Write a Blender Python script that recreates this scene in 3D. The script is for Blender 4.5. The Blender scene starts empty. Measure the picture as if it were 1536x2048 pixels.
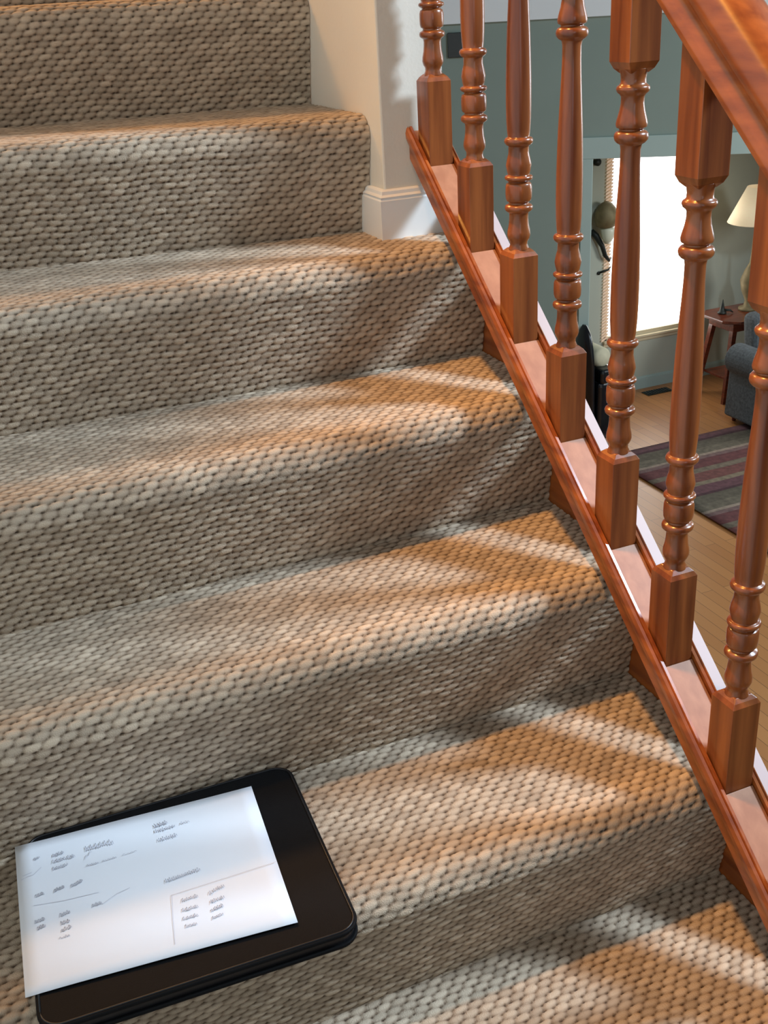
import bpy, bmesh, math, random
import numpy as np
from mathutils import Vector, Matrix
random.seed(7)
rng = np.random.RandomState(11)
scene = bpy.context.scene
C = scene.collection

# ------------------------------------------------------------------ camera
cam_d = bpy.data.cameras.new('camera')
cam = bpy.data.objects.new('camera', cam_d)
C.objects.link(cam)
RGT = Vector((0.9179, -0.39315, -0.05387)); UPV = Vector((0.21424, 0.37672, 0.90121)); FWD = Vector((0.33402, 0.83876, -0.43002))
m = Matrix.Identity(4)
for i in range(3):
    m[i][0] = RGT[i]; m[i][1] = UPV[i]; m[i][2] = -FWD[i]
m[0][3], m[1][3], m[2][3] = -0.83351, -1.60291, 0.56474
cam.matrix_world = m
cam_d.sensor_fit = 'VERTICAL'; cam_d.sensor_height = 36.0
cam_d.lens = 36.0 * 2190.4 / 2048.0
cam_d.clip_start = 0.02
scene.camera = cam

# ------------------------------------------------------------------ light
w = bpy.data.worlds.new('world'); scene.world = w; w.use_nodes = True
bg = w.node_tree.nodes['Background']
bg.inputs['Color'].default_value = (0.80, 0.86, 0.92, 1)
bg.inputs['Strength'].default_value = 0.12

def area(name, loc, target, sx, sy, power, col, spread=180):
    d = bpy.data.lights.new(name, 'AREA'); d.shape = 'RECTANGLE'; d.size = sx; d.size_y = sy
    d.energy = power; d.color = col; d.spread = math.radians(spread)
    o = bpy.data.objects.new(name, d); C.objects.link(o)
    o.location = loc
    o.rotation_euler = (Vector(target) - Vector(loc)).to_track_quat('-Z', 'Y').to_euler()
    return o
area('daylight_foyer_window', (2.85, -1.38, 2.45), (0.0, -0.3, 0.0), 0.50, 0.66, 270, (0.64, 0.82, 1.0))
area('landing_lamp', (-0.62, 1.90, 2.20), (-0.5, 0.5, 0.4), 0.30, 0.30, 40, (1.0, 0.47, 0.12))
sd = bpy.data.lights.new('ceiling_downlight', 'SPOT'); sd.energy = 450; sd.color = (1.0, 0.46, 0.10)
sd.spot_size = math.radians(27); sd.spot_blend = 1.0; sd.shadow_soft_size = 0.10
so = bpy.data.objects.new('ceiling_downlight', sd); C.objects.link(so); so.location = (-0.95, -0.20, 3.3)
so.rotation_euler = (Vector((0.12, -0.48, -0.2)) - so.location).to_track_quat('-Z', 'Y').to_euler()
area('front_fill', (-0.6, -3.1, 0.9), (-0.5, -0.6, 0.0), 0.9, 1.2, 5, (0.74, 0.87, 1.0))  # added fill that cools the left risers; no front door is built
area('side_highlight_fill', (4.3, 0.7, 0.7), (0.0, -0.4, 0.2), 0.8, 1.4, 38, (0.80, 0.90, 1.0))  # added unseen light, gives the balusters bluish highlights on their right edges
area('living_room_fill', (6.0, 2.2, -0.4), (4.2, 5.0, -2.2), 1.4, 1.2, 75, (0.88, 0.95, 1.0))  # added fill, brightens the far room and the baluster edges

scene.view_settings.view_transform = 'Standard'
scene.view_settings.look = 'None'
scene.view_settings.exposure = 0.0
scene.view_settings.gamma = 1.0
scene.view_settings.use_curve_mapping = False

# ------------------------------------------------------------------ materials
def srgb(r, g, b):
    f = lambda c: ((c/255+0.055)/1.055)**2.4 if c/255 > 0.04045 else c/255/12.92
    return (f(r), f(g), f(b), 1)

def mat(name, col, rough=0.5, metal=0.0, noise=None, bump=None, coat=0.0, emit=None, estr=0.0, spec=0.5):
    """plain surface with optional noise tint (scale, amount) and bump (scale, strength)"""
    M = bpy.data.materials.new(name); M.use_nodes = True
    nt = M.node_tree; b = nt.nodes['Principled BSDF']
    b.inputs['Base Color'].default_value = col
    b.inputs['Roughness'].default_value = rough
    b.inputs['Metallic'].default_value = metal
    b.inputs['Coat Weight'].default_value = coat
    b.inputs['Specular IOR Level'].default_value = spec
    if emit:
        b.inputs['Emission Color'].default_value = emit
        b.inputs['Emission Strength'].default_value = estr
    tc = nt.nodes.new('ShaderNodeTexCoord')
    if noise:
        n = nt.nodes.new('ShaderNodeTexNoise'); n.inputs['Scale'].default_value = noise[0]
        n.inputs['Detail'].default_value = 4
        nt.links.new(tc.outputs['Object'], n.inputs['Vector'])
        r = nt.nodes.new('ShaderNodeValToRGB')
        a = noise[1]
        r.color_ramp.elements[0].position = 0.3; r.color_ramp.elements[1].position = 0.7
        r.color_ramp.elements[0].color = tuple(c*(1-a) for c in col[:3]) + (1,)
        r.color_ramp.elements[1].color = tuple(min(1, c*(1+a)) for c in col[:3]) + (1,)
        nt.links.new(n.outputs['Fac'], r.inputs['Fac'])
        nt.links.new(r.outputs['Color'], b.inputs['Base Color'])
    if bump:
        n2 = nt.nodes.new('ShaderNodeTexNoise'); n2.inputs['Scale'].default_value = bump[0]
        n2.inputs['Detail'].default_value = 3
        nt.links.new(tc.outputs['Object'], n2.inputs['Vector'])
        bp = nt.nodes.new('ShaderNodeBump'); bp.inputs['Strength'].default_value = bump[1]
        bp.inputs['Distance'].default_value = 0.004
        nt.links.new(n2.outputs['Fac'], bp.inputs['Height'])
        nt.links.new(bp.outputs['Normal'], b.inputs['Normal'])
    return M

def wood(name, c1, c2, axis='Z', rough=0.28, scale=14, stretch=0.06, coat=0.35):
    M = bpy.data.materials.new(name); M.use_nodes = True
    nt = M.node_tree; b = nt.nodes['Principled BSDF']
    tc = nt.nodes.new('ShaderNodeTexCoord'); mp = nt.nodes.new('ShaderNodeMapping')
    s = [1, 1, 1]; s['XYZ'.index(axis)] = stretch
    mp.inputs['Scale'].default_value = s
    nt.links.new(tc.outputs['Object'], mp.inputs['Vector'])
    n = nt.nodes.new('ShaderNodeTexNoise'); n.inputs['Scale'].default_value = scale*4
    n.inputs['Detail'].default_value = 6; n.inputs['Distortion'].default_value = 0.25
    nt.links.new(mp.outputs['Vector'], n.inputs['Vector'])
    r = nt.nodes.new('ShaderNodeValToRGB')
    r.color_ramp.elements[0].position = 0.32; r.color_ramp.elements[1].position = 0.68
    r.color_ramp.elements[0].color = c1; r.color_ramp.elements[1].color = c2
    nt.links.new(n.outputs['Fac'], r.inputs['Fac'])
    nt.links.new(r.outputs['Color'], b.inputs['Base Color'])
    b.inputs['Roughness'].default_value = rough
    b.inputs['Coat Weight'].default_value = coat; b.inputs['Coat Roughness'].default_value = 0.12
    return M

M_cherry = wood('cherry_wood', srgb(104, 49, 20), srgb(158, 88, 42), 'Z')
M_cherry_y = wood('cherry_wood_rail', srgb(122, 56, 20), srgb(174, 95, 40), 'Y')
M_fillet = wood('fillet_wood', srgb(158, 106, 76), srgb(176, 124, 92), 'Y', rough=0.5, coat=0.1)
M_white = mat('white_trim_paint', srgb(236, 236, 232), 0.4, bump=(40, 0.05))
M_skirt = mat('skirt_paint', srgb(184, 178, 184), 0.5, noise=(20, 0.02))
M_wall = mat('cream_wall_paint', srgb(222, 216, 202), 0.75, noise=(6, 0.02), bump=(180, 0.08))
M_green = mat('sage_wall_paint', srgb(140, 152, 140), 0.8, noise=(3, 0.03))
M_sage = mat('pale_sage_wall_paint', srgb(184, 186, 168), 0.8, noise=(3, 0.03))
M_casing = mat('sage_casing_paint', srgb(172, 188, 178), 0.5, noise=(5, 0.02))
M_leather = mat('black_leather', srgb(8, 8, 10), 0.65, noise=(30, 0.2), bump=(500, 0.12), spec=0.18)
M_piping = mat('black_piping', srgb(24, 24, 27), 0.35, noise=(60, 0.2))
M_paper = mat('paper', srgb(232, 234, 240), 0.85, noise=(9, 0.01))
M_ink = mat('pencil_grey', srgb(198, 198, 208), 0.8, noise=(200, 0.05))
M_black = mat('black_gloss', srgb(16, 18, 22), 0.22, noise=(12, 0.3), coat=0.4)
M_cream = mat('cream_fabric', srgb(205, 196, 165), 0.8, noise=(30, 0.06))
M_tweed = mat('grey_tweed', srgb(92, 96, 98), 0.95, noise=(60, 0.3), bump=(200, 0.4))
M_brass = mat('aged_brass', srgb(128, 112, 78), 0.6, metal=0.35, noise=(20, 0.2))
M_iron = mat('dark_iron', srgb(48, 50, 44), 0.5, metal=0.5, noise=(20, 0.2))
M_glass = mat('frosted_glass', srgb(226, 222, 196), 0.3, noise=(8, 0.02))
M_shade = mat('lamp_shade_linen', srgb(240, 222, 186), 0.9, noise=(60, 0.03), emit=srgb(255, 224, 180), estr=0.25)
M_table = wood('mahogany', srgb(84, 34, 18), srgb(128, 58, 32), 'X')
M_blind = mat('sunlit_blind', srgb(250, 248, 242), 0.8, noise=(5, 0.01), emit=(1.0, 0.985, 0.95, 1), estr=3.2)
M_slat = mat('blind_slat', srgb(214, 186, 160), 0.6, noise=(20, 0.05), emit=srgb(255, 214, 180), estr=0.25)  # light caught on the slats is put into the material as faint glow
M_sill = mat('window_wood', srgb(214, 196, 160), 0.5, noise=(14, 0.05))

# carpet: yarn colour follows the per-vertex weave attributes (shade in the gaps between loops painted in)
M_carpet = bpy.data.materials.new('woven_carpet'); M_carpet.use_nodes = True
nt = M_carpet.node_tree; b = nt.nodes['Principled BSDF']
b.inputs['Roughness'].default_value = 0.95; b.inputs['Specular IOR Level'].default_value = 0.15
at = nt.nodes.new('ShaderNodeAttribute'); at.attribute_name = 'yarn'
at2 = nt.nodes.new('ShaderNodeAttribute'); at2.attribute_name = 'tint'
rp = nt.nodes.new('ShaderNodeValToRGB')
e = rp.color_ramp.elements
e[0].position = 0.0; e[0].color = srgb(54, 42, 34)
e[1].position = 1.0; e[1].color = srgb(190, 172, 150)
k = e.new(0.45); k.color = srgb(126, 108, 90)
nt.links.new(at.outputs['Fac'], rp.inputs['Fac'])
hv = nt.nodes.new('ShaderNodeHueSaturation'); hv.inputs['Saturation'].default_value = 1.0
mr = nt.nodes.new('ShaderNodeMapRange'); mr.inputs['To Min'].default_value = 0.8; mr.inputs['To Max'].default_value = 1.16
nt.links.new(at2.outputs['Fac'], mr.inputs['Value']); nt.links.new(mr.outputs['Result'], hv.inputs['Value'])
nt.links.new(rp.outputs['Color'], hv.inputs['Color']); nt.links.new(hv.outputs['Color'], b.inputs['Base Color'])
tc = nt.nodes.new('ShaderNodeTexCoord'); nz = nt.nodes.new('ShaderNodeTexNoise'); nz.inputs['Scale'].default_value = 700
nt.links.new(tc.outputs['Object'], nz.inputs['Vector'])
bp = nt.nodes.new('ShaderNodeBump'); bp.inputs['Strength'].default_value = 0.5; bp.inputs['Distance'].default_value = 0.002
nt.links.new(nz.outputs['Fac'], bp.inputs['Height']); nt.links.new(bp.outputs['Normal'], b.inputs['Normal'])

# living-room floor boards
M_floor = bpy.data.materials.new('oak_floor_boards'); M_floor.use_nodes = True
nt = M_floor.node_tree; b = nt.nodes['Principled BSDF']
tc = nt.nodes.new('ShaderNodeTexCoord'); mp = nt.nodes.new('ShaderNodeMapping')
mp.inputs['Rotation'].default_value = (0, 0, math.radians(90))
nt.links.new(tc.outputs['Object'], mp.inputs['Vector'])
br = nt.nodes.new('ShaderNodeTexBrick')
br.inputs['Scale'].default_value = 1.0; br.inputs['Brick Width'].default_value = 0.9; br.inputs['Row Height'].default_value = 0.075
br.inputs['Mortar Size'].default_value = 0.0015; br.inputs['Color1'].default_value = srgb(172, 112, 62)
br.inputs['Color2'].default_value = srgb(188, 128, 74); br.inputs['Mortar'].default_value = srgb(110, 72, 40)
nt.links.new(mp.outputs['Vector'], br.inputs['Vector']); nt.links.new(br.outputs['Color'], b.inputs['Base Color'])
b.inputs['Roughness'].default_value = 0.35

# rug: woven stripes across local Y
M_rug = bpy.data.materials.new('striped_rug'); M_rug.use_nodes = True
nt = M_rug.node_tree; b = nt.nodes['Principled BSDF']; b.inputs['Roughness'].default_value = 0.95
tc = nt.nodes.new('ShaderNodeTexCoord'); sx = nt.nodes.new('ShaderNodeSeparateXYZ')
nt.links.new(tc.outputs['Object'], sx.inputs['Vector'])
mth = nt.nodes.new('ShaderNodeMapRange'); mth.inputs['From Min'].default_value = 0; mth.inputs['From Max'].default_value = 0.78
mth.clamp = False
nt.links.new(sx.outputs['Y'], mth.inputs['Value'])
fr = nt.nodes.new('ShaderNodeMath'); fr.operation = 'FRACT'; nt.links.new(mth.outputs['Result'], fr.inputs[0])
rp = nt.nodes.new('ShaderNodeValToRGB'); rp.color_ramp.interpolation = 'CONSTANT'
cols = [(0, (118, 50, 36)), (.16, (120, 100, 74)), (.24, (106, 38, 34)), (.40, (120, 84, 76)), (.46, (156, 130, 104)), (.50, (110, 96, 72)),
        (.62, (96, 84, 62)), (.76, (78, 34, 40)), (.80, (104, 52, 58)), (.93, (134, 112, 80))]
el = rp.color_ramp.elements
el[0].position = 0; el[0].color = srgb(*cols[0][1]); el[1].position = cols[1][0]; el[1].color = srgb(*cols[1][1])
for p_, c_ in cols[2:]:
    q_ = el.new(p_); q_.color = srgb(*c_)
nt.links.new(fr.outputs[0], rp.inputs['Fac'])
nz = nt.nodes.new('ShaderNodeTexNoise'); nz.inputs['Scale'].default_value = 26; nz.inputs['Detail'].default_value = 5
nt.links.new(tc.outputs['Object'], nz.inputs['Vector'])
mx = nt.nodes.new('ShaderNodeMixRGB'); mx.blend_type = 'OVERLAY'; mx.inputs['Fac'].default_value = 0.7
nt.links.new(rp.outputs['Color'], mx.inputs['Color1']); nt.links.new(nz.outputs['Fac'], mx.inputs['Color2'])
hs = nt.nodes.new('ShaderNodeHueSaturation'); hs.inputs['Saturation'].default_value = 0.8; hs.inputs['Value'].default_value = 0.8
nt.links.new(mx.outputs['Color'], hs.inputs['Color']); nt.links.new(hs.outputs['Color'], b.inputs['Base Color'])

# ------------------------------------------------------------------ helpers
def thing(name, label, cat, loc=(0, 0, 0), group=None):
    o = bpy.data.objects.new(name, None); C.objects.link(o); o.location = loc
    o['label'] = label; o['category'] = cat
    if group: o['group'] = group
    return o

def tag(o, label=None, cat=None, group=None, kind=None):
    if label: o['label'] = label
    if cat: o['category'] = cat
    if group: o['group'] = group
    if kind: o['kind'] = kind
    return o

def finish(name, bm, material, parent=None, smooth=False, bevel=0.0, segs=2):
    """link a bmesh given in WORLD coordinates; its origin is moved to the parent's"""
    bmesh.ops.recalc_face_normals(bm, faces=bm.faces)
    me = bpy.data.meshes.new(name)
    if parent is not None:
        p = parent
        off = Vector((0, 0, 0))
        while p is not None:
            off += p.location; p = p.parent
        bmesh.ops.translate(bm, vec=-off, verts=bm.verts)
    bm.to_mesh(me); bm.free()
    me.materials.append(material)
    if smooth:
        for p in me.polygons: p.use_smooth = True
    o = bpy.data.objects.new(name, me); C.objects.link(o)
    if parent is not None: o.parent = parent
    if bevel:
        md = o.modifiers.new('bevel', 'BEVEL'); md.width = bevel; md.segments = segs; md.limit_method = 'ANGLE'
        md.angle_limit = math.radians(35)
    return o

def box(bm, x0, x1, y0, y1, z0, z1):
    vs = [bm.verts.new(c) for c in ((x0, y0, z0), (x1, y0, z0), (x1, y1, z0), (x0, y1, z0), (x0, y0, z1), (x1, y0, z1), (x1, y1, z1), (x0, y1, z1))]
    for f in ((0, 3, 2, 1), (4, 5, 6, 7), (0, 1, 5, 4), (1, 2, 6, 5), (2, 3, 7, 6), (3, 0, 4, 7)):
        bm.faces.new([vs[i] for i in f])
    return vs

def loft(bm, rings, close=True, caps=True):
    R = [[bm.verts.new(c) for c in r] for r in rings]
    n = len(R[0])
    for a, b_ in zip(R[:-1], R[1:]):
        for i in range(n if close else n-1):
            bm.faces.new((a[i], a[(i+1) % n], b_[(i+1) % n], b_[i]))
    if caps and close:
        bm.faces.new(R[0][::-1]); bm.faces.new(R[-1])
    return R

def lathe(bm, cx, cy, prof, n=24, caps=True, z0=0.0):
    rings = [[(cx+r*math.cos(2*math.pi*i/n), cy+r*math.sin(2*math.pi*i/n), z0+h) for i in range(n)] for h, r in prof]
    loft(bm, rings, caps=caps)

def tube(bm, pts, r, n=10):
    pts = [Vector(p) for p in pts]
    rings = []
    rr = r if isinstance(r, (list, tuple)) else [r]*len(pts)
    for i, p in enumerate(pts):
        d = (pts[min(i+1, len(pts)-1)] - pts[max(i-1, 0)]).normalized()
        a = d.cross(Vector((0, 0, 1)))
        if a.length < 1e-3: a = Vector((1, 0, 0))
        a.normalize(); c = a.cross(d)
        rings.append([p + (a*math.cos(t)+c*math.sin(t))*rr[i] for t in [2*math.pi*j/n for j in range(n)]])
    loft(bm, rings)

S = 0.19/0.228166          # slope of the stair
H = 0.19; R_ = 0.228166
FLOOR = -2.6

def slope_prism(bm, prof, y0, y1):
    """profile points (x, offset above the slope line) swept along the stair slope with plumb ends"""
    loft(bm, [[(x, y, o_+S*y) for x, o_ in prof] for y in (y0, y1)])

# ------------------------------------------------------------------ staircase (carpeted steps)
# riser foot lines: y at x=-1.1 and at x=0 for each level
LINES = {-6: (-1.375, -1.372), -5: (-1.135, -1.142), -4: (-0.905, -0.915), -3: (-0.672, -0.690), -2: (-0.440, -0.458),
         -1: (-0.236, -0.2245), 0: (0.016, -0.005), 1: (0.296, 0.153), 2: (0.609, 0.393), 3: (0.93, 0.62), 4: (1.2, 0.85)}
def yline(k, x):
    a, b_ = LINES[k]
    return a + (b_-a)*(x+1.1)/1.1
XL = -1.10; WX = -0.125; CAPY = 0.090
stairs = thing('staircase', 'straight flight of steps covered in chunky beige basket-weave carpet', 'stairs', (-0.55, -0.9, -1.2))

CW, CR = 0.0205, 0.0102     # loop width and row height
def step(k):
    xr = -0.002 if k <= 0 else WX-0.001
    nx = int((xr-XL)/0.0024)
    xs = np.linspace(XL, xr, nx)
    # nosing profile (dy, dz) before the flat tread
    P = [(0.0, -0.004), (-0.007, 0.04), (-0.015, 0.08), (-0.023, 0.12), (-0.028, 0.142)]
    for t in np.linspace(-8, 90, 12):
        P.append((0.001-0.032*math.cos(math.radians(t)), 0.158+0.032*math.sin(math.radians(t))))
    P.append((0.40, 0.190))
    P = np.array(P); seg = np.r_[0, np.cumsum(np.hypot(*(np.diff(P, axis=0).T)))]
    smax = seg[-1]-0.05
    ns = int(smax/0.0022)
    ss = np.linspace(0, smax, ns)
    dy = np.interp(ss, seg, P[:, 0]); dz = np.interp(ss, seg, P[:, 1])
    ty = np.gradient(dy); tz = np.gradient(dz); L = np.hypot(ty, tz)
    ny, nz_ = -tz/L, ty/L
    # smooth normals
    ker = np.ones(7)/7
    ny = np.convolve(np.pad(ny, 3, 'edge'), ker, 'valid'); nz_ = np.convolve(np.pad(nz_, 3, 'edge'), ker, 'valid')
    X, SS = np.meshgrid(xs, ss)
    SSw = SS + 0.0016*np.sin(X*23+k*2.1) + 0.0009*np.sin(X*71+k)
    Xw = X + 0.0012*np.sin(SS*60+k) + 0.0010*np.sin(SS*170+X*40)
    j = np.floor(SSw/CR)
    b0 = SSw/CR - j - 0.5
    ua = Xw/CW + 0.5*(j % 2) - 0.10*b0*2
    ii = np.floor(ua); a0 = ua - ii - 0.5
    hsh = np.sin(ii*127.1+j*311.7+k*74.7)*43758.5453; hsh = hsh-np.floor(hsh)
    hs2 = np.sin(ii*269.5+j*183.3+k*31.1)*24634.6345; hs2 = hs2-np.floor(hs2)
    # rounded slanted loop: fat in the middle, pinched between neighbours
    A = np.abs(2*a0); B = np.abs(2*b0)
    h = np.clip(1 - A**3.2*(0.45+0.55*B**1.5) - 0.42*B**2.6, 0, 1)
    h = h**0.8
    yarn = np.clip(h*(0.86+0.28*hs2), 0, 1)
    disp = 0.0034*h*(0.78+0.4*hsh) + 0.0006*np.sin(X*9+k)*np.sin(SS*11)
    NY = ny[:, None]; NZ = nz_[:, None]
    Y = dy[:, None] + NY*disp; Z = dz[:, None] + NZ*disp
    yk = np.array([yline(k, x) for x in xs])[None, :]
    yend = np.array([yline(k+1, x) if k != 0 or x < WX-0.001 else CAPY-0.012 for x in xs])[None, :] + 0.004
    Yw = np.minimum(Y + yk, yend)
    Zw = Z + k*H
    verts = np.stack([X, Yw, Zw], -1).reshape(-1, 3)
    org = np.array(stairs.location)
    verts = verts - org
    idx = np.arange(ns*nx).reshape(ns, nx)
    f = np.stack([idx[:-1, :-1], idx[:-1, 1:], idx[1:, 1:], idx[1:, :-1]], -1).reshape(-1, 4)
    # drop the collapsed faces behind the next riser
    flat = (Yw >= yend-1e-9).reshape(-1)
    keep = ~(flat[f].all(axis=1)); f = f[keep]
    me = bpy.data.meshes.new('carpeted_step')
    me.vertices.add(len(verts)); me.vertices.foreach_set('co', verts.astype(np.float32).ravel())
    me.loops.add(len(f)*4); me.loops.foreach_set('vertex_index', f.astype(np.int32).ravel())
    me.polygons.add(len(f)); me.polygons.foreach_set('loop_start', np.arange(0, len(f)*4, 4, dtype=np.int32))
    me.polygons.foreach_set('loop_total', np.full(len(f), 4, dtype=np.int32))
    me.polygons.foreach_set('use_smooth', np.ones(len(f), dtype=bool))
    me.update(calc_edges=True)
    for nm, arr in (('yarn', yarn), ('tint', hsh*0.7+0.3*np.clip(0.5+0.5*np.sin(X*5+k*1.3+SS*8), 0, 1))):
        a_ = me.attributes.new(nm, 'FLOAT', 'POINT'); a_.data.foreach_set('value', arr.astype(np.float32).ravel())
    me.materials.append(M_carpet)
    o = bpy.data.objects.new('carpeted_step', me); C.objects.link(o); o.parent = stairs
    return o
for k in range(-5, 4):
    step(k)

# wooden inner stringer and white outer skirt
bm = bmesh.new()
slope_prism(bm, [(0.0, -0.22), (0.0, 0.200), (0.012, 0.200), (0.012, -0.22)], -1.55, CAPY-0.002)
finish('inner_stringer', bm, M_cherry_y, stairs)
bm = bmesh.new()
slope_prism(bm, [(0.0125, -0.26), (0.0125, 0.205), (0.041, 0.205), (0.041, -0.26)], -1.55, CAPY-0.002)
finish('outer_skirt', bm, M_skirt, stairs)['label'] = 'white painted outer skirt board'

# ------------------------------------------------------------------ railing
railing = thing('stair_railing', 'cherry wood stair railing of turned balusters between handrail and bottom rail', 'railing', (-0.049, -0.6, -0.2))
BX = -0.0488; BS = 0.0203   # baluster centre and half width
PROF = [(.138, .0150), (.1445, .0124), (.149, .0124), (.153, .0150), (.158, .0165), (.164, .0161), (.1722, .0143), (.180, .0135), (.1862, .0133), (.190, .0140), (.1915, .0168), (.1935, .0190), (.1965, .0197), (.1995, .0190), (.2012, .0165),
        (.2024, .0140), (.2046, .0140), (.2062, .0170), (.2100, .0182), (.2173, .0186), (.226, .0184), (.2300, .0172), (.2315, .0142), (.2330, .0142), (.2342, .0172), (.2360, .0194), (.2385, .0197), (.2405, .0182), (.2415, .0148),
        (.246, .0162), (.2544, .0178), (.262, .0164), (.271, .0142), (.2800, .0142), (.2815, .0170), (.2845, .0196), (.2875, .0200), (.2905, .0186), (.2920, .0150),
        (.3004, .0160), (.315, .0169), (.335, .0173), (.3669, .0172), (.395, .0165), (.4216, .0157), (.45, .0143), (.48, .0128), (.5029, .0119), (.520, .0118), (.5260, .0128), (.5280, .0165),
        (.5310, .0192), (.5345, .0201), (.5380, .0196), (.5405, .0176), (.5418, .0142), (.5440, .0142), (.5452, .0176), (.549, .0184), (.554, .0174), (.5636, .0147), (.5715, .0134), (.5785, .0134), (.5812, .0150),
        (.5835, .0180), (.5868, .0194), (.5898, .0186), (.5915, .0160), (.5935, .0146), (.598, .0144), (.603, .0150), (.609, .0175)]
def sq(cx, cy, h, c=0.0):
    return [(cx-h, cy-h), (cx+h, cy-h), (cx+h, cy+h), (cx-h, cy+h)]
RAILB = 1.003               # underside of the handrail above the slope line
GRO = 0.277
def baluster(k):
    yf = 0.160-0.13214*k + 0.003*(k == 1)
    cy = yf+BS; zf = GRO+S*yf
    bm = bmesh.new()
    # lower block with chamfered shoulders; its foot follows the slope
    rings = []
    rings.append([(x, y, GRO+S*y) for x, y in sq(BX, cy, BS)])
    rings.append([(x, y, zf+.130) for x, y in sq(BX, cy, BS)])
    rings.append([(x, y, zf+.1355) for x, y in sq(BX, cy, BS-.0035)])
    rings.append([(x, y, zf+.1400) for x, y in sq(BX, cy, BS-.0085)])
    loft(bm, rings)
    o = finish('baluster', bm, M_cherry, railing, bevel=0.0012)
    bm = bmesh.new(); lathe(bm, BX, cy, PROF, 28, z0=zf)
    # upper block
    rings = []
    rings.append([(x, y, zf+.604) for x, y in sq(BX, cy, BS-.0085)])
    rings.append([(x, y, zf+.609) for x, y in sq(BX, cy, BS-.0035)])
    rings.append([(x, y, zf+.6165) for x, y in sq(BX, cy, BS)])
    rings.append([(x, y, RAILB+.004+S*y) for x, y in sq(BX, cy, BS)])
    # join everything into the baluster's one mesh
    nl = len(bm.faces); bm.faces.ensure_lookup_table()
    for f in bm.faces: f.smooth = True
    loft(bm, rings)
    off = Vector(railing.location)
    bmesh.ops.translate(bm, vec=-off, verts=bm.verts)
    bm.from_mesh(o.data)
    bmesh.ops.recalc_face_normals(bm, faces=bm.faces)
    bm.to_mesh(o.data); bm.free()
    return o
for k in range(1, 10):
    baluster(k)

# bottom rail: moulded edges, plough for the balusters; it clears the nosings
bm = bmesh.new()
inner = [(-.0755, .236), (-.0775, .240), (-.0775, .262), (-.0805, .266), (-.0830, .272), (-.0835, .280), (-.0815, .287), (-.0785, .2900), (-.0770, .2865), (-.0755, .2900), (-.0715, .2895), (-.0705, .2760)]
outer = [(-.0270, .2760), (-.0260, .2895), (-.0220, .2900), (-.0205, .2865), (-.0190, .2900), (-.0150, .284), (-.0140, .272), (-.0180, .262), (-.0190, .240), (-.0210, .236)]
slope_prism(bm, inner+outer, -1.5, CAPY-0.0005)
bottom = finish('bottom_rail', bm, M_cherry_y, railing)
for k in range(0, 10):
    yb = 0.160-0.13214*(k+1)+2*BS+0.0008 + 0.003*(k == 0)
    yt = 0.160-0.13214*k-0.0008 + 0.003*(k == 1)
    if k == 0: yt = CAPY-0.001
    if k == 9: yb = -1.2
    bm = bmesh.new()
    slope_prism(bm, [(-.0700, .2765), (-.0700, .2830), (-.0276, .2830), (-.0276, .2765)], yb, yt)
    o = finish('fillet', bm, M_fillet, bottom, bevel=0.0006)
    o['label'] = 'pale wooden fillet strip'

# handrail
hp = [(-.019, 1.003), (-.0290, 1.003), (-.0300, 1.008), (-.0300, 1.016), (-.0270, 1.021), (-.0235, 1.028), (-.0225, 1.036), (-.0245, 1.042), (-.0290, 1.046), (-.0325, 1.052),
      (-.0335, 1.060), (-.0325, 1.069), (-.0290, 1.078), (-.0235, 1.085), (-.0160, 1.090), (-.0080, 1.0925), (0, 1.0935)]
hp = hp + [(-x, o_) for x, o_ in hp[-2::-1]]
bm = bmesh.new()
slope_prism(bm, [(x+BX, o_) for x, o_ in hp], -1.5, CAPY-0.001)
ho = finish('handrail', bm, M_cherry_y, railing)
for p in ho.data.polygons: p.use_smooth = True
ho.modifiers.new('es', 'EDGE_SPLIT').split_angle = math.radians(40)

# ------------------------------------------------------------------ upper wall beside the stairs
bm = bmesh.new(); box(bm, WX, -0.014, CAPY, 3.0, -0.06, 2.7)
tag(finish('wall_right', bm, M_wall, bevel=0.003), kind='structure')
bm = bmesh.new(); box(bm, -1.24, XL-0.001, -2.6, 3.0, -2.6, 2.7)
tag(finish('wall_left', bm, M_wall), kind='structure')
# closed wall under the open side of the stairs
bm = bmesh.new()
v = [(-2.45, FLOOR), (0.085, FLOOR), (0.085, 0.085*S-0.262), (-1.55, -1.55*S-0.262), (-2.45, -2.45*S-0.262)]
loft(bm, [[(x, y, z) for y, z in v] for x in (0.010, 0.040)])
tag(finish('wall_understairs', bm, M_wall), kind='structure')
bm = bmesh.new(); box(bm, -0.125, 0.04, 0.0855, 3.0, FLOOR, -0.061)
tag(finish('wall_inner', bm, M_wall), kind='structure')

def sweep_base(path, out, z0, h, name, m=None, depth=0.013):
    """skirting board with a bead, swept along a 2-D path; out = outward normals per path point (mitred)"""
    pr = [(0, 0), (depth, 0), (depth, h*.80), (depth*.85, h*.83), (depth*.95, h*.87), (depth*.62, h*.91), (depth*.55, h*.97), (depth*.3, h), (0, h)]
    bm = bmesh.new()
    loft(bm, [[(p[0]+n_[0]*d, p[1]+n_[1]*d, z0+z) for d, z in pr] for p, n_ in zip(path, out)])
    return tag(finish(name, bm, m or M_white), kind='structure')
sweep_base([(WX, 0.166), (WX, CAPY), (-0.003, CAPY)], [(-1, 0), (-1, -1), (0, -1)], 0.188, 0.083, 'baseboard_right')

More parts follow.
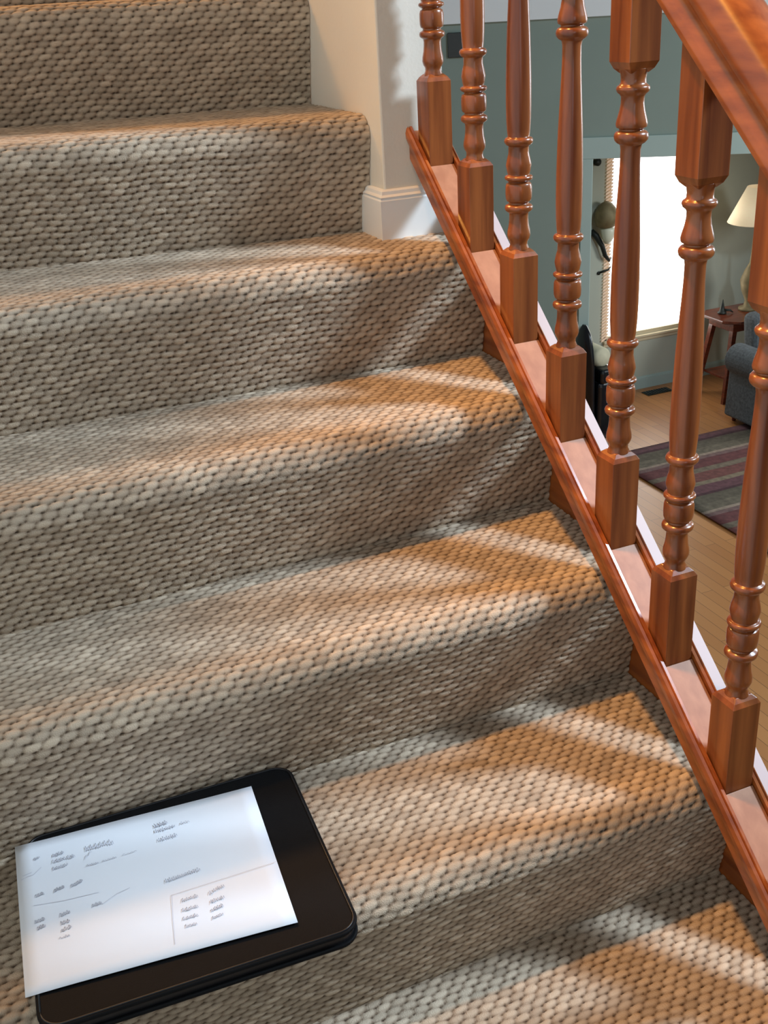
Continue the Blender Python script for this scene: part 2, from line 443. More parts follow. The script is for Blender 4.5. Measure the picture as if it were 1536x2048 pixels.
# ------------------------------------------------------------------ living room shell
bm = bmesh.new(); box(bm, -1.2, 9.0, -4.0, 8.0, FLOOR-0.1, FLOOR)
tag(finish('floor', bm, M_floor), kind='structure')
FY = 5.73
bm = bmesh.new()
WX0, WX1, WZ0, WZ1 = 4.105, 4.93, -2.125, -0.52
for (a, b_, c_, d_) in ((2.9, WX0, FLOOR, 1.0), (WX1, 9.0, FLOOR, 1.0), (WX0, WX1, FLOOR, WZ0), (WX0, WX1, WZ1, 1.0)):
    box(bm, a, b_, FY, FY+0.12, c_, d_)
tag(finish('wall_far', bm, M_sage), kind='structure')
sweep_base([(2.9, FY), (9.0, FY)], [(0, -1), (0, -1)], FLOOR, 0.105, 'baseboard_far', M_casing, 0.016)
bm = bmesh.new(); box(bm, 9.0, 9.1, -4.0, 5.85, FLOOR, 1.0)
tag(finish('wall_end', bm, M_sage), kind='structure')

# window
win = bpy.data.objects.new('window_1', None); C.objects.link(win); win.location = (4.52, FY, WZ0); win['kind'] = 'structure'
bm = bmesh.new()
for (a, b_, c_, d_) in ((WX0-.004, WX0+.03, WZ0, WZ1), (WX1-.03, WX1+.004, WZ0, WZ1), (WX0, WX1, WZ1-.03, WZ1), (WX0, WX1, WZ0, WZ0+.03)):
    box(bm, a, b_, FY+.002, FY+.05, c_, d_)
finish('window_frame', bm, M_sill, win)
bm = bmesh.new(); box(bm, WX0-.01, WX1+.03, FY-.03, FY+.01, WZ0-.022, WZ0-.002); box(bm, WX0-.005, WX1+.02, FY-.012, FY+.005, WZ0-.055, WZ0-.022)
finish('window_sill', bm, M_sill, win, bevel=0.003)
bm = bmesh.new(); box(bm, WX0+.03, WX1-.03, FY+.040, FY+.044, WZ0+.03, WZ1-.03)
finish('window_pane', bm, M_blind, win)['label'] = 'blown-out daylight behind the lowered blind'
bm = bmesh.new()
z = WZ0+.012
while z < WZ1-.02:
    vs = box(bm, WX0-.030, WX0+.030, FY-.016, FY-.012, z, z+.017)
    for v_ in vs:
        v_.co.z += (v_.co.x-WX0)*.45
    z += 0.026
finish('blind_slats', bm, M_slat, win)['label'] = 'edge of slatted blind with caught light put in as glow'

# green wall with the cased opening
P0 = Vector((3.423, 5.03)); D = Vector((.848, -.530)); N = Vector((-.530, -.848))   # N faces the stairs
def wbox(bm, s0, s1, d0, d1, z0, z1):
    """box on the green wall: s along it, d out of its face towards the stairs"""
    q = []
    for z in (z0, z1):
        for s, d in ((s0, d0), (s1, d0), (s1, d1), (s0, d1)):
            p = P0+D*s+N*d; q.append((p.x, p.y, z))
    vs = [bm.verts.new(c) for c in q]
    for f in ((0, 3, 2, 1), (4, 5, 6, 7), (0, 1, 5, 4), (1, 2, 6, 5), (2, 3, 7, 6), (3, 0, 4, 7)):
        bm.faces.new([vs[i] for i in f])
bm = bmesh.new()
wbox(bm, -3.6, 0.06, -.12, 0, FLOOR, .335)
wbox(bm, 0.06, 2.6, -.12, 0, -.53, .335)
wbox(bm, 2.6, 3.4, -.12, 0, FLOOR, .335)
tag(finish('wall_back', bm, M_green), kind='structure')
bm = bmesh.new(); wbox(bm, -3.6, 3.4, -.13, .03, .335, 1.6)
tag(finish('trim_1', bm, M_white), kind='structure')
bm = bmesh.new()
wbox(bm, -.01, .065, 0, .02, FLOOR, -.55); wbox(bm, .045, .065, -.13, 0, FLOOR, -.55); wbox(bm, -.01, 2.68, 0, .02, -.55, -.41)
tag(finish('trim_2', bm, M_casing, bevel=0.004), kind='structure')

# dark square picture on the green wall
bm = bmesh.new(); wbox(bm, -.905, -.802, .001, .022, .130, .283)
pic = finish('picture_frame', bm, M_black, bevel=0.003)
tag(pic, 'small black square frame hanging high on the green wall', 'picture')

# ------------------------------------------------------------------ living room furnishing
# rug
rug_bm = bmesh.new()
x0, x1, y0, y1 = 3.40, 6.4, 2.3, 4.60
nx_, ny_ = 40, 40
vv = [[rug_bm.verts.new((x0+(x1-x0)*i/nx_, y0+(y1-y0)*j/ny_, FLOOR+.010+.0015*math.sin(i*1.3)*math.sin(j*1.1))) for i in range(nx_+1)] for j in range(ny_+1)]
for j in range(ny_):
    for i in range(nx_):
        rug_bm.faces.new((vv[j][i], vv[j][i+1], vv[j+1][i+1], vv[j+1][i]))
rug = finish('area_rug', rug_bm, M_rug, smooth=True)
md = rug.modifiers.new('s', 'SOLIDIFY'); md.thickness = 0.008; md.offset = -1
tag(rug, 'burgundy and olive striped rug lying on the living room floor', 'rug')

# floor register
reg = thing('floor_register', 'small dark metal heating register set in the floor by the window wall', 'vent', (4.53, 5.56, FLOOR))
bm = bmesh.new(); box(bm, 4.43, 4.68, 5.53, 5.63, FLOOR+.0005, FLOOR+.006); finish('plate', bm, M_iron, reg, bevel=0.002)
bm = bmesh.new()
for i in range(9): box(bm, 4.445+i*.025, 4.457+i*.025, 5.54, 5.62, FLOOR+.006, FLOOR+.010)
finish('grille', bm, M_black, reg)

# black leather chair beside the opening
ch = thing('leather_chair', 'glossy black chair with curved back and cream bolster beside the cased opening', 'chair', (3.58, 4.98, FLOOR))
cx, cy = 3.495, 4.98
bm = bmesh.new()
rings = []
for i in range(17):
    t = i/16; z = FLOOR+.05+t*.86
    hw = .13*math.sqrt(max(0.03, 1-(max(0, t-.55)/.455)**2.2)); x = cx-.065-.015*t
    dp = .042*(1-.25*t)*math.sqrt(max(.12, 1-(max(0, t-.8)/.21)**2))
    rings.append([(x+dp*math.cos(a), cy-.03+hw*math.sin(a), z) for a in [2*math.pi*q/24 for q in range(24)]])
loft(bm, rings); finish('backrest', bm, M_black, ch, smooth=True)
bm = bmesh.new(); box(bm, cx-.03, cx+.13, cy-.17, cy+.22, FLOOR+.04, FLOOR+.50); finish('seat', bm, M_black, ch, bevel=0.04, segs=4)
bm = bmesh.new(); tube(bm, [(cx+.045, cy-.10, FLOOR+.66), (cx+.045, cy-.07, FLOOR+.655), (cx+.045, cy+.1, FLOOR+.655), (cx+.045, cy+.20, FLOOR+.65)], [.055, .075, .075, .06], 18)
finish('bolster', bm, M_cream, ch, smooth=True)['label'] = 'cream bolster cushion'
bm = bmesh.new(); box(bm, cx-.02, cx+.12, cy-.18, cy+.22, FLOOR+.48, FLOOR+.595); finish('armrest', bm, M_black, ch, bevel=0.03, segs=4)
for dx, dy_ in ((-.04, -.19), (.10, -.19), (-.04, .19), (.10, .19)):
    bm = bmesh.new(); lathe(bm, cx+dx, cy+dy_, [(0, .018), (.06, .026)], 14, z0=FLOOR); finish('leg', bm, M_black, ch, smooth=True)

# armchair with rolled arm
ac = thing('armchair', 'grey tweed armchair with a rolled arm standing on the striped rug edge', 'armchair', (5.1, 4.6, FLOOR))
ax, ay = 4.66, 4.80
def arm(xc):
    bm = bmesh.new()
    prof = []
    for i in range(21):
        a = math.radians(-60+300*i/20); prof.append((xc+.115*math.cos(a), FLOOR+.50+.115*math.sin(a)))
    prof = [(xc+.075, FLOOR+.05)] + prof + [(xc-.075, FLOOR+.05)]
    loft(bm, [[(x, y, z) for x, z in prof] for y in (ay-.75, ay-.02)])
    return finish('arm', bm, M_tweed, ac, bevel=0.02, segs=3)
arm(ax); arm(ax+.78)
bm = bmesh.new(); box(bm, ax+.07, ax+.71, ay-.70, ay-.02, FLOOR+.06, FLOOR+.30); finish('seat_base', bm, M_tweed, ac, bevel=0.015)
bm = bmesh.new(); box(bm, ax+.085, ax+.695, ay-.74, ay-.15, FLOOR+.30, FLOOR+.45); finish('seat_cushion', bm, M_tweed, ac, bevel=0.04, segs=4)
bm = bmesh.new()
vs = box(bm, ax+.13, ax+.65, ay-.16, ay+.02, FLOOR+.10, FLOOR+.80)
for v_ in vs:
    if v_.co.z > FLOOR+.5: v_.co.y += .10
finish('backrest', bm, M_tweed, ac, bevel=0.06, segs=4)
for dx, dy_ in ((0, -.68), (.78, -.68), (0, -.06), (.78, -.06)):
    bm = bmesh.new(); lathe(bm, ax+dx, ay+dy_, [(0, .015), (.052, .026)], 12, z0=FLOOR+.0127 if dy_ < -.2 else FLOOR+.0); finish('leg', bm, M_table, ac, smooth=True)

# side table with splayed legs
tb = thing('side_table', 'reddish wooden side table with clipped corners behind the grey armchair', 'table', (5.08, 5.24, FLOOR))
tx, ty, tz_ = 5.10, 5.24, -1.925
bm = bmesh.new()
hw, hd, cc = .31, .22, .10
pl = [(-hw+cc, -hd), (hw-cc, -hd), (hw, -hd+cc), (hw, hd-cc), (hw-cc, hd), (-hw+cc, hd), (-hw, hd-cc), (-hw, -hd+cc)]
loft(bm, [[(tx+a*s_, ty+b_*s_, tz_+z) for a, b_ in pl] for z, s_ in ((-.026, .95), (-.018, 1), (-.006, 1), (0, .98))]); finish('tabletop', bm, M_table, tb)
bm = bmesh.new(); box(bm, tx-.22, tx+.22, ty-.15, ty+.15, tz_-.10, tz_-.026); finish('apron', bm, M_table, tb, bevel=0.004)
for sx_, sy_ in ((-1, -1), (1, -1), (-1, 1), (1, 1)):
    bm = bmesh.new()
    loft(bm, [[(tx+sx_*(.19+k_)+a*.02*q, ty+sy_*(.12+k_*.6)+b_*.02*q, z) for a, b_ in ((-1, -1), (1, -1), (1, 1), (-1, 1))] for k_, z, q in ((0.09, FLOOR, .7), (0, tz_-.03, 1.1))])
    finish('leg', bm, M_table, tb)
bm = bmesh.new(); box(bm, tx-.24, tx+.24, ty-.14, ty+.14, FLOOR+.18, FLOOR+.20); finish('shelf', bm, M_table, tb, bevel=0.003)

fg = thing('figurine', 'tiny dark pointed figurine on the corner of the side table', 'ornament', (4.93, 5.30, tz_))
bm = bmesh.new(); lathe(bm, 4.93, 5.30, [(.0, .034), (.012, .036), (.02, .024), (.05, .016), (.085, .009), (.115, .003)], 14, z0=tz_+.0005); finish('body', bm, M_iron, fg, smooth=True)
bm = bmesh.new(); tube(bm, [(4.945, 5.29, tz_+.03), (4.985, 5.27, tz_+.026), (5.01, 5.265, tz_+.008)], [.012, .009, .004], 8); finish('tail', bm, M_iron, fg, smooth=True)

# table lamp
lx, ly = 5.17, 5.28
lamp = thing('table_lamp', 'table lamp with a pale cream cone shade on the side table', 'lamp', (lx, ly, tz_))
bm = bmesh.new(); lathe(bm, lx, ly, [(0.0005, .075), (.02, .075), (.03, .04), (.08, .03), (.16, .065), (.24, .08), (.32, .05), (.38, .02), (.42, .015), (.60, .008), (.97, .007)], 24, z0=tz_)
finish('lamp_base', bm, M_brass, lamp, smooth=True)
bm = bmesh.new(); lathe(bm, lx, ly, [(.70, .215), (.97, .085)], 36, caps=False, z0=tz_)
o = finish('lamp_shade', bm, M_shade, lamp, smooth=True); md = o.modifiers.new('s', 'SOLIDIFY'); md.thickness = .003

# wall sconce left of the window
sc = thing('wall_sconce', 'aged brass wall sconce with glass cup and curled arm left of the window', 'sconce', (4.03, FY, -1.25))
sx_, sy_ = 4.035, FY-.085
bm = bmesh.new(); lathe(bm, sx_, sy_, [(-1.19+.0, .03), (-1.17, .075), (-1.12, .09), (-1.07, .086), (-1.03, .068), (-1.00, .040), (-.985, .012)], 24, z0=0); finish('canopy_dome', bm, M_brass, sc, smooth=True)
bm = bmesh.new(); lathe(bm, sx_+.02, sy_, [(-1.31, .022), (-1.27, .045), (-1.20, .060), (-1.185, .05)], 20, z0=0); finish('glass_cup', bm, M_glass, sc, smooth=True)
bm = bmesh.new(); tube(bm, [(3.952, FY-.006, -1.215), (3.985, FY-.03, -1.25), (4.03, FY-.05, -1.33), (4.06, FY-.05, -1.41), (4.10, FY-.045, -1.455), (4.13, FY-.03, -1.44)], [.022, .024, .020, .017, .012, .006], 12)
tube(bm, [(4.07, FY-.05, -1.245), (4.12, FY-.05, -1.25), (4.16, FY-.04, -1.225)], [.008, .008, .004], 8)
finish('arm', bm, M_iron, sc, smooth=True)
bm = bmesh.new(); tube(bm, [(4.035, FY-.002, -1.555), (4.06, FY-.03, -1.540), (4.10, FY-.04, -1.530), (4.13, FY-.03, -1.512)], [.006, .010, .008, .004], 8)
tube(bm, [(4.035, FY-.001, -1.555), (4.035, FY-.012, -1.555)], .014, 8)
hk = finish('wall_hook', bm, M_iron, None, smooth=True); tag(hk, 'small dark curved hook below the brass sconce on the wall', 'hook')
bm = bmesh.new(); tube(bm, [(3.985, FY-.001, -.70), (3.985, FY-.03, -.70)], .028, 14)
cb = finish('curtain_bracket', bm, M_iron, None, smooth=True); tag(cb, 'small dark round bracket on the wall above the sconce', 'bracket')

# ------------------------------------------------------------------ folder and paper on the step
FZ = -0.38+0.0055
fo = thing('portfolio_folder', 'black leather portfolio folder with rounded corners lying on a carpeted tread', 'folder', (-0.716, -0.60, FZ))
cs = [Vector(c) for c in ((-0.897, -0.750), (-0.5535, -0.766), (-0.536, -0.459), (-0.879, -0.450))]
def rounded(cs, r, n=8, ins=0.0):
    cen = sum(cs, Vector((0, 0)))/4
    out = []
    for i in range(4):
        p = cs[i]; a = (cs[i-1]-p).normalized(); b_ = (cs[(i+1) % 4]-p).normalized()
        cc_ = p+(a+b_)*r
        for j in range(n+1):
            t = j/n*math.pi/2
            q = cc_-b_*math.cos(t)*(r-ins)-a*math.sin(t)*(r-ins)
            out.append(q)
    return out
def slab(name, z0, z1, m_, r=.026, ins=0.0, bev=.002):
    bm = bmesh.new()
    ring = rounded(cs, r, 8, ins)
    loft(bm, [[(q.x, q.y, z) for q in ring] for z in (z0, z1)])
    return finish(name, bm, m_, fo, bevel=bev, segs=3)
slab('back_cover', FZ, FZ+.0055, M_leather)
slab('page_block', FZ+.0055, FZ+.0155, M_piping, ins=.004, bev=0)
slab('front_cover', FZ+.0155, FZ+.0215, M_leather, bev=.0025)
bm = bmesh.new()
ring = rounded(cs, .026, 8, .004)
loop_ = [(q.x, q.y, FZ+.0215) for q in ring]
tube(bm, loop_+[loop_[0]], .0012, 6)
finish('seam', bm, M_piping, fo, smooth=True)

PZ = FZ+.0240
pc = [Vector(c) for c in ((-0.903, -0.700), (-0.616, -0.730), (-0.595, -0.486), (-0.888, -0.464))]
bm = bmesh.new()
nn = 16
def pap(u, v):
    a = pc[0].lerp(pc[1], u); b_ = pc[3].lerp(pc[2], u); q = a.lerp(b_, v)
    z = PZ + .0010*math.sin(u*5.0)*(v-.3) + .002*max(0, .15-u)/.15*(v-.5) + .0006*math.sin(v*4+u*3)
    return Vector((q.x, q.y, z))
g = [[bm.verts.new(pap(i/nn, j/nn)) for i in range(nn+1)] for j in range(nn+1)]
for j in range(nn):
    for i in range(nn):
        bm.faces.new((g[j][i], g[j][i+1], g[j+1][i+1], g[j+1][i]))
pp = finish('paper_sheet', bm, M_paper, None, smooth=True)
md = pp.modifiers.new('s', 'SOLIDIFY'); md.thickness = 0.0004; md.offset = -1
tag(pp, 'white sheet of paper with faint handwritten notes lying on the black folder', 'paper')

STROKES=[[(-0.8693,-0.5000),(-0.8685,-0.4953),(-0.8674,-0.5003),(-0.8671,-0.4962),(-0.8660,-0.4987),(-0.8650,-0.4951),(-0.8644,-0.4991),(-0.8631,-0.4956),(-0.8623,-0.4981)],
[(-0.8485,-0.5042),(-0.8471,-0.4989),(-0.8471,-0.5043),(-0.8454,-0.5003),(-0.8453,-0.5040),(-0.8434,-0.4987),(-0.8432,-0.5054),(-0.8419,-0.4999),(-0.8420,-0.5039),(-0.8404,-0.4978),(-0.8402,-0.5039),(-0.8389,-0.4999),(-0.8384,-0.5036),(-0.8367,-0.4982),(-0.8367,-0.5041),(-0.8355,-0.4998),(-0.8350,-0.5033)],
[(-0.8503,-0.5148),(-0.8487,-0.5089),(-0.8474,-0.5156),(-0.8462,-0.5108),(-0.8453,-0.5151),(-0.8441,-0.5094),(-0.8433,-0.5149),(-0.8423,-0.5112),(-0.8414,-0.5161),(-0.8396,-0.5090),(-0.8390,-0.5159),(-0.8381,-0.5109),(-0.8370,-0.5146),(-0.8358,-0.5099),(-0.8345,-0.5150),(-0.8328,-0.5119),(-0.8323,-0.5161),(-0.8312,-0.5091),(-0.8298,-0.5168),(-0.8288,-0.5114),(-0.8277,-0.5167),(-0.8261,-0.5097),(-0.8259,-0.5162),(-0.8247,-0.5116),(-0.8233,-0.5157)],
[(-0.8511,-0.5285),(-0.8502,-0.5211),(-0.8493,-0.5269),(-0.8477,-0.5232),(-0.8471,-0.5275),(-0.8460,-0.5218),(-0.8444,-0.5269),(-0.8438,-0.5228),(-0.8430,-0.5269),(-0.8409,-0.5218),(-0.8403,-0.5274),(-0.8388,-0.5231),(-0.8381,-0.5278),(-0.8370,-0.5215),(-0.8352,-0.5264),(-0.8340,-0.5228),(-0.8336,-0.5261)],
[(-0.8104,-0.5122),(-0.8094,-0.5032),(-0.8083,-0.5125),(-0.8066,-0.5054),(-0.8050,-0.5126),(-0.8034,-0.5028),(-0.8030,-0.5125),(-0.8008,-0.5063),(-0.8002,-0.5130),(-0.7974,-0.5030),(-0.7972,-0.5136),(-0.7955,-0.5067),(-0.7938,-0.5138),(-0.7922,-0.5037),(-0.7911,-0.5125),(-0.7900,-0.5064),(-0.7883,-0.5125),(-0.7867,-0.5036),(-0.7859,-0.5127),(-0.7844,-0.5071),(-0.7831,-0.5143),(-0.7812,-0.5041),(-0.7802,-0.5150),(-0.7779,-0.5082),(-0.7772,-0.5146)],
[(-0.8138,-0.5260),(-0.8108,-0.5191),(-0.8087,-0.5213),(-0.8057,-0.5152),(-0.8037,-0.5163)],
[(-0.8137,-0.5391),(-0.8119,-0.5352),(-0.8113,-0.5387),(-0.8100,-0.5366),(-0.8086,-0.5391),(-0.8071,-0.5359),(-0.8064,-0.5397),(-0.8052,-0.5368),(-0.8036,-0.5396),(-0.8028,-0.5363),(-0.8016,-0.5395),(-0.8007,-0.5372),(-0.7996,-0.5397)],
[(-0.7953,-0.5398),(-0.7937,-0.5366),(-0.7932,-0.5392),(-0.7912,-0.5375),(-0.7901,-0.5396),(-0.7877,-0.5371),(-0.7869,-0.5395),(-0.7854,-0.5374),(-0.7836,-0.5396),(-0.7820,-0.5369),(-0.7809,-0.5395),(-0.7795,-0.5379),(-0.7784,-0.5400)],
[(-0.7714,-0.5400),(-0.7694,-0.5372),(-0.7673,-0.5400),(-0.7646,-0.5383),(-0.7625,-0.5396),(-0.7600,-0.5379),(-0.7584,-0.5397),(-0.7560,-0.5379),(-0.7542,-0.5395)],
[(-0.7258,-0.5093),(-0.7249,-0.5018),(-0.7241,-0.5088),(-0.7237,-0.5044),(-0.7231,-0.5093),(-0.7213,-0.5021),(-0.7214,-0.5089),(-0.7195,-0.5048),(-0.7194,-0.5093),(-0.7182,-0.5015),(-0.7177,-0.5098),(-0.7166,-0.5043),(-0.7160,-0.5081),(-0.7148,-0.5029),(-0.7151,-0.5077),(-0.7133,-0.5040),(-0.7128,-0.5091),(-0.7118,-0.5010),(-0.7114,-0.5088),(-0.7100,-0.5039),(-0.7094,-0.5087)],
[(-0.7270,-0.5181),(-0.7257,-0.5121),(-0.7254,-0.5179),(-0.7240,-0.5143),(-0.7232,-0.5176),(-0.7211,-0.5128),(-0.7209,-0.5188),(-0.7194,-0.5142),(-0.7188,-0.5188),(-0.7173,-0.5125),(-0.7165,-0.5193),(-0.7152,-0.5148),(-0.7152,-0.5190),(-0.7127,-0.5134),(-0.7122,-0.5179),(-0.7108,-0.5148),(-0.7101,-0.5189),(-0.7087,-0.5134),(-0.7083,-0.5179),(-0.7064,-0.5151),(-0.7069,-0.5192),(-0.7051,-0.5137),(-0.7040,-0.5184),(-0.7027,-0.5149),(-0.7027,-0.5185)],
[(-0.6951,-0.5174),(-0.6935,-0.5130),(-0.6923,-0.5173),(-0.6909,-0.5148),(-0.6902,-0.5171),(-0.6882,-0.5138),(-0.6870,-0.5173),(-0.6853,-0.5153),(-0.6842,-0.5181)],
[(-0.7274,-0.5354),(-0.7254,-0.5292),(-0.7244,-0.5355),(-0.7228,-0.5321),(-0.7226,-0.5355),(-0.7206,-0.5288),(-0.7204,-0.5363),(-0.7182,-0.5314),(-0.7183,-0.5357),(-0.7160,-0.5300),(-0.7155,-0.5356),(-0.7139,-0.5319),(-0.7130,-0.5361),(-0.7109,-0.5295),(-0.7109,-0.5358),(-0.7092,-0.5313),(-0.7080,-0.5367),(-0.7063,-0.5291),(-0.7060,-0.5357),(-0.7043,-0.5316),(-0.7038,-0.5357)],
[(-0.8758,-0.5622),(-0.8745,-0.5579),(-0.8743,-0.5634),(-0.8728,-0.5592),(-0.8723,-0.5624),(-0.8717,-0.5574),(-0.8706,-0.5628),(-0.8694,-0.5583),(-0.8690,-0.5621),(-0.8682,-0.5565),(-0.8670,-0.5621),(-0.8669,-0.5577),(-0.8654,-0.5624)],
[(-0.8549,-0.5646),(-0.8536,-0.5590),(-0.8532,-0.5645),(-0.8526,-0.5595),(-0.8522,-0.5637),(-0.8508,-0.5571),(-0.8500,-0.5627),(-0.8498,-0.5590),(-0.8484,-0.5626),(-0.8476,-0.5578),(-0.8477,-0.5631),(-0.8461,-0.5588),(-0.8454,-0.5627),(-0.8446,-0.5570),(-0.8439,-0.5620),(-0.8432,-0.5580),(-0.8429,-0.5618)],
[(-0.8356,-0.5658),(-0.8343,-0.5597),(-0.8338,-0.5649),(-0.8329,-0.5605),(-0.8322,-0.5640),(-0.8309,-0.5594),(-0.8300,-0.5648),(-0.8293,-0.5597),(-0.8286,-0.5641),(-0.8273,-0.5574),(-0.8266,-0.5623),(-0.8259,-0.5588),(-0.8253,-0.5630),(-0.8239,-0.5566),(-0.8235,-0.5624),(-0.8222,-0.5578),(-0.8217,-0.5604)],
[(-0.8192,-0.6082),(-0.8173,-0.6022),(-0.8172,-0.6069),(-0.8161,-0.6037),(-0.8152,-0.6067),(-0.8135,-0.6015),(-0.8130,-0.6077),(-0.8123,-0.6029),(-0.8117,-0.6069),(-0.8096,-0.6016),(-0.8095,-0.6067),(-0.8082,-0.6030),(-0.8070,-0.6076)],
[(-0.7345,-0.6074),(-0.7333,-0.6006),(-0.7324,-0.6067),(-0.7308,-0.6027),(-0.7307,-0.6064),(-0.7287,-0.6001),(-0.7285,-0.6072),(-0.7265,-0.6022),(-0.7263,-0.6068),(-0.7241,-0.6008),(-0.7233,-0.6068),(-0.7215,-0.6026),(-0.7216,-0.6070),(-0.7190,-0.6007),(-0.7190,-0.6064),(-0.7173,-0.6020),(-0.7166,-0.6068),(-0.7143,-0.6013),(-0.7137,-0.6056),(-0.7120,-0.6023),(-0.7120,-0.6065),(-0.7102,-0.6009),(-0.7092,-0.6053),(-0.7081,-0.6022),(-0.7072,-0.6055),(-0.7052,-0.5999),(-0.7052,-0.6057),(-0.7034,-0.6019),(-0.7030,-0.6060),(-0.7002,-0.6000),(-0.7006,-0.6055),(-0.6987,-0.6018),(-0.6980,-0.6052),(-0.6954,-0.5993),(-0.6953,-0.6063),(-0.6932,-0.6019),(-0.6934,-0.6053)],
[(-0.7251,-0.6452),(-0.7226,-0.6392),(-0.7224,-0.6446),(-0.7205,-0.6412),(-0.7203,-0.6449),(-0.7180,-0.6400),(-0.7174,-0.6450),(-0.7161,-0.6411),(-0.7150,-0.6445),(-0.7133,-0.6400),(-0.7131,-0.6443),(-0.7110,-0.6415),(-0.7101,-0.6446),(-0.7083,-0.6393),(-0.7084,-0.6454),(-0.7066,-0.6415),(-0.7057,-0.6445)],
[(-0.7281,-0.6601),(-0.7260,-0.6541),(-0.7254,-0.6595),(-0.7241,-0.6563),(-0.7229,-0.6603),(-0.7216,-0.6544),(-0.7215,-0.6606),(-0.7196,-0.6565),(-0.7194,-0.6607),(-0.7169,-0.6548),(-0.7163,-0.6598),(-0.7146,-0.6566),(-0.7139,-0.6599),(-0.7121,-0.6556),(-0.7124,-0.6604),(-0.7102,-0.6568),(-0.7096,-0.6606)],
[(-0.7303,-0.6722),(-0.7282,-0.6668),(-0.7281,-0.6721),(-0.7258,-0.6692),(-0.7253,-0.6729),(-0.7241,-0.6679),(-0.7237,-0.6725),(-0.7222,-0.6693),(-0.7212,-0.6725),(-0.7198,-0.6682),(-0.7197,-0.6725),(-0.7179,-0.6695),(-0.7178,-0.6737),(-0.7159,-0.6675),(-0.7156,-0.6727),(-0.7137,-0.6698),(-0.7126,-0.6735)],
[(-0.7300,-0.6841),(-0.7288,-0.6789),(-0.7285,-0.6840),(-0.7265,-0.6811),(-0.7264,-0.6840),(-0.7241,-0.6805),(-0.7237,-0.6846),(-0.7220,-0.6816),(-0.7219,-0.6844),(-0.7198,-0.6806),(-0.7193,-0.6853),(-0.7176,-0.6818),(-0.7169,-0.6845)],
[(-0.6940,-0.6474),(-0.6915,-0.6421),(-0.6911,-0.6479),(-0.6893,-0.6433),(-0.6886,-0.6462),(-0.6867,-0.6407),(-0.6862,-0.6454),(-0.6844,-0.6419),(-0.6838,-0.6446),(-0.6818,-0.6389),(-0.6812,-0.6442),(-0.6801,-0.6404),(-0.6790,-0.6443),(-0.6773,-0.6389),(-0.6766,-0.6437),(-0.6751,-0.6395),(-0.6744,-0.6432)],
[(-0.6960,-0.6622),(-0.6941,-0.6560),(-0.6936,-0.6610),(-0.6928,-0.6573),(-0.6918,-0.6617),(-0.6904,-0.6553),(-0.6900,-0.6611),(-0.6885,-0.6568),(-0.6881,-0.6602),(-0.6861,-0.6560),(-0.6858,-0.6607),(-0.6836,-0.6570),(-0.6831,-0.6608),(-0.6820,-0.6550),(-0.6819,-0.6606),(-0.6793,-0.6563),(-0.6793,-0.6602)],
[(-0.6985,-0.6740),(-0.6969,-0.6696),(-0.6968,-0.6739),(-0.6946,-0.6702),(-0.6946,-0.6734),(-0.6929,-0.6678),(-0.6926,-0.6733),(-0.6913,-0.6696),(-0.6914,-0.6733),(-0.6895,-0.6673),(-0.6896,-0.6728),(-0.6879,-0.6687),(-0.6879,-0.6729),(-0.6853,-0.6668),(-0.6857,-0.6726),(-0.6843,-0.6681),(-0.6837,-0.6724)],
[(-0.7004,-0.6859),(-0.6985,-0.6807),(-0.6985,-0.6848),(-0.6966,-0.6820),(-0.6961,-0.6851),(-0.6940,-0.6812),(-0.6938,-0.6845),(-0.6925,-0.6813),(-0.6913,-0.6851),(-0.6903,-0.6801),(-0.6889,-0.6840),(-0.6874,-0.6808),(-0.6871,-0.6833)],
[(-0.8810,-0.6037),(-0.8801,-0.5979),(-0.8794,-0.6031),(-0.8785,-0.5991),(-0.8777,-0.6030),(-0.8766,-0.5977),(-0.8751,-0.6036),(-0.8748,-0.5986),(-0.8734,-0.6025),(-0.8723,-0.5970),(-0.8716,-0.6030),(-0.8709,-0.5981),(-0.8698,-0.6017)],
[(-0.8801,-0.6147),(-0.8789,-0.6090),(-0.8782,-0.6146),(-0.8773,-0.6100),(-0.8769,-0.6132),(-0.8756,-0.6077),(-0.8753,-0.6140),(-0.8745,-0.6096),(-0.8733,-0.6131),(-0.8729,-0.6078),(-0.8724,-0.6128),(-0.8710,-0.6097),(-0.8706,-0.6127)],
[(-0.8545,-0.6062),(-0.8530,-0.5996),(-0.8519,-0.6063),(-0.8514,-0.6014),(-0.8502,-0.6056),(-0.8490,-0.6001),(-0.8483,-0.6053),(-0.8473,-0.6011),(-0.8461,-0.6044),(-0.8454,-0.5984),(-0.8442,-0.6049),(-0.8433,-0.6005),(-0.8425,-0.6039)],
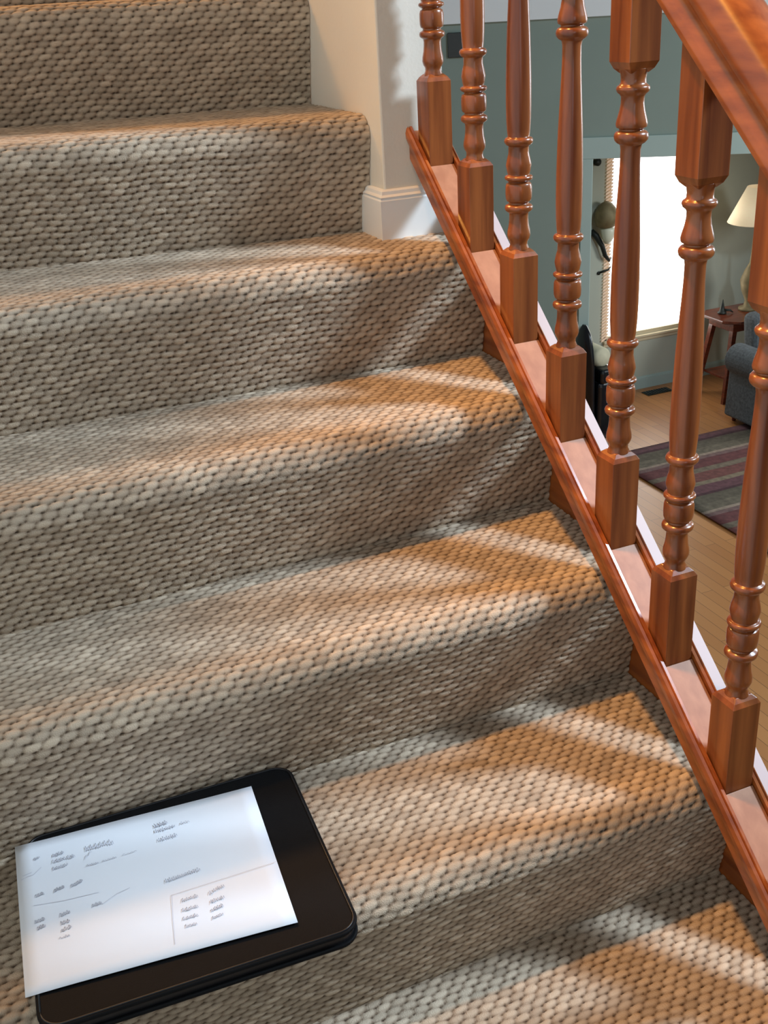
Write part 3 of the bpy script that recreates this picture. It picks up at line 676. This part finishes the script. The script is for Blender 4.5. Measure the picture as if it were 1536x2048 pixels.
[(-0.8545,-0.6191),(-0.8540,-0.6124),(-0.8534,-0.6180),(-0.8524,-0.6142),(-0.8512,-0.6187),(-0.8508,-0.6126),(-0.8498,-0.6177),(-0.8491,-0.6140),(-0.8478,-0.6183),(-0.8467,-0.6123),(-0.8468,-0.6184),(-0.8451,-0.6144),(-0.8452,-0.6173)],
[(-0.8564,-0.6296),(-0.8548,-0.6246),(-0.8539,-0.6292),(-0.8536,-0.6251),(-0.8525,-0.6291),(-0.8511,-0.6224),(-0.8506,-0.6283),(-0.8489,-0.6245),(-0.8479,-0.6285),(-0.8466,-0.6217),(-0.8464,-0.6279),(-0.8452,-0.6235),(-0.8442,-0.6269)],
[(-0.8598,-0.6382),(-0.8580,-0.6352),(-0.8564,-0.6387),(-0.8546,-0.6362),(-0.8531,-0.6388),(-0.8520,-0.6349),(-0.8503,-0.6387),(-0.8490,-0.6358),(-0.8479,-0.6382)],
[(-0.8873,-0.5266),(-0.8797,-0.5242),(-0.8728,-0.5241),(-0.8630,-0.5154)],
[(-0.8850,-0.5207),(-0.8744,-0.5188)],
[(-0.8789,-0.5745),(-0.8465,-0.5821),(-0.8076,-0.5869)],
[(-0.8079,-0.6078),(-0.7979,-0.6027),(-0.7892,-0.5985),(-0.7737,-0.5959)],
[(-0.7328,-0.6289),(-0.6091,-0.6316)],
[(-0.7328,-0.6289),(-0.7398,-0.6657),(-0.7460,-0.7016)]]
NWORDS=32

def strokes(name, sel, w_, label):
    for st in sel:
        bm = bmesh.new()
        pts = [Vector((x, y, PZ+.0016)) for x, y in st]
        for a, b_ in zip(pts[:-1], pts[1:]):
            d = b_-a
            if d.length < 1e-5: continue
            n_ = Vector((-d.y, d.x, 0)).normalized()*w_
            bm.faces.new([bm.verts.new(q) for q in (a-n_, b_-n_, b_+n_, a+n_)])
        o = finish(name, bm, M_ink, pp); o['label'] = label
strokes('handwriting', STROKES[:NWORDS], .00034, 'faint grey pencil handwriting')
strokes('ruled_line', STROKES[NWORDS:], .00030, 'thin pencil lines drawn across the sheet')
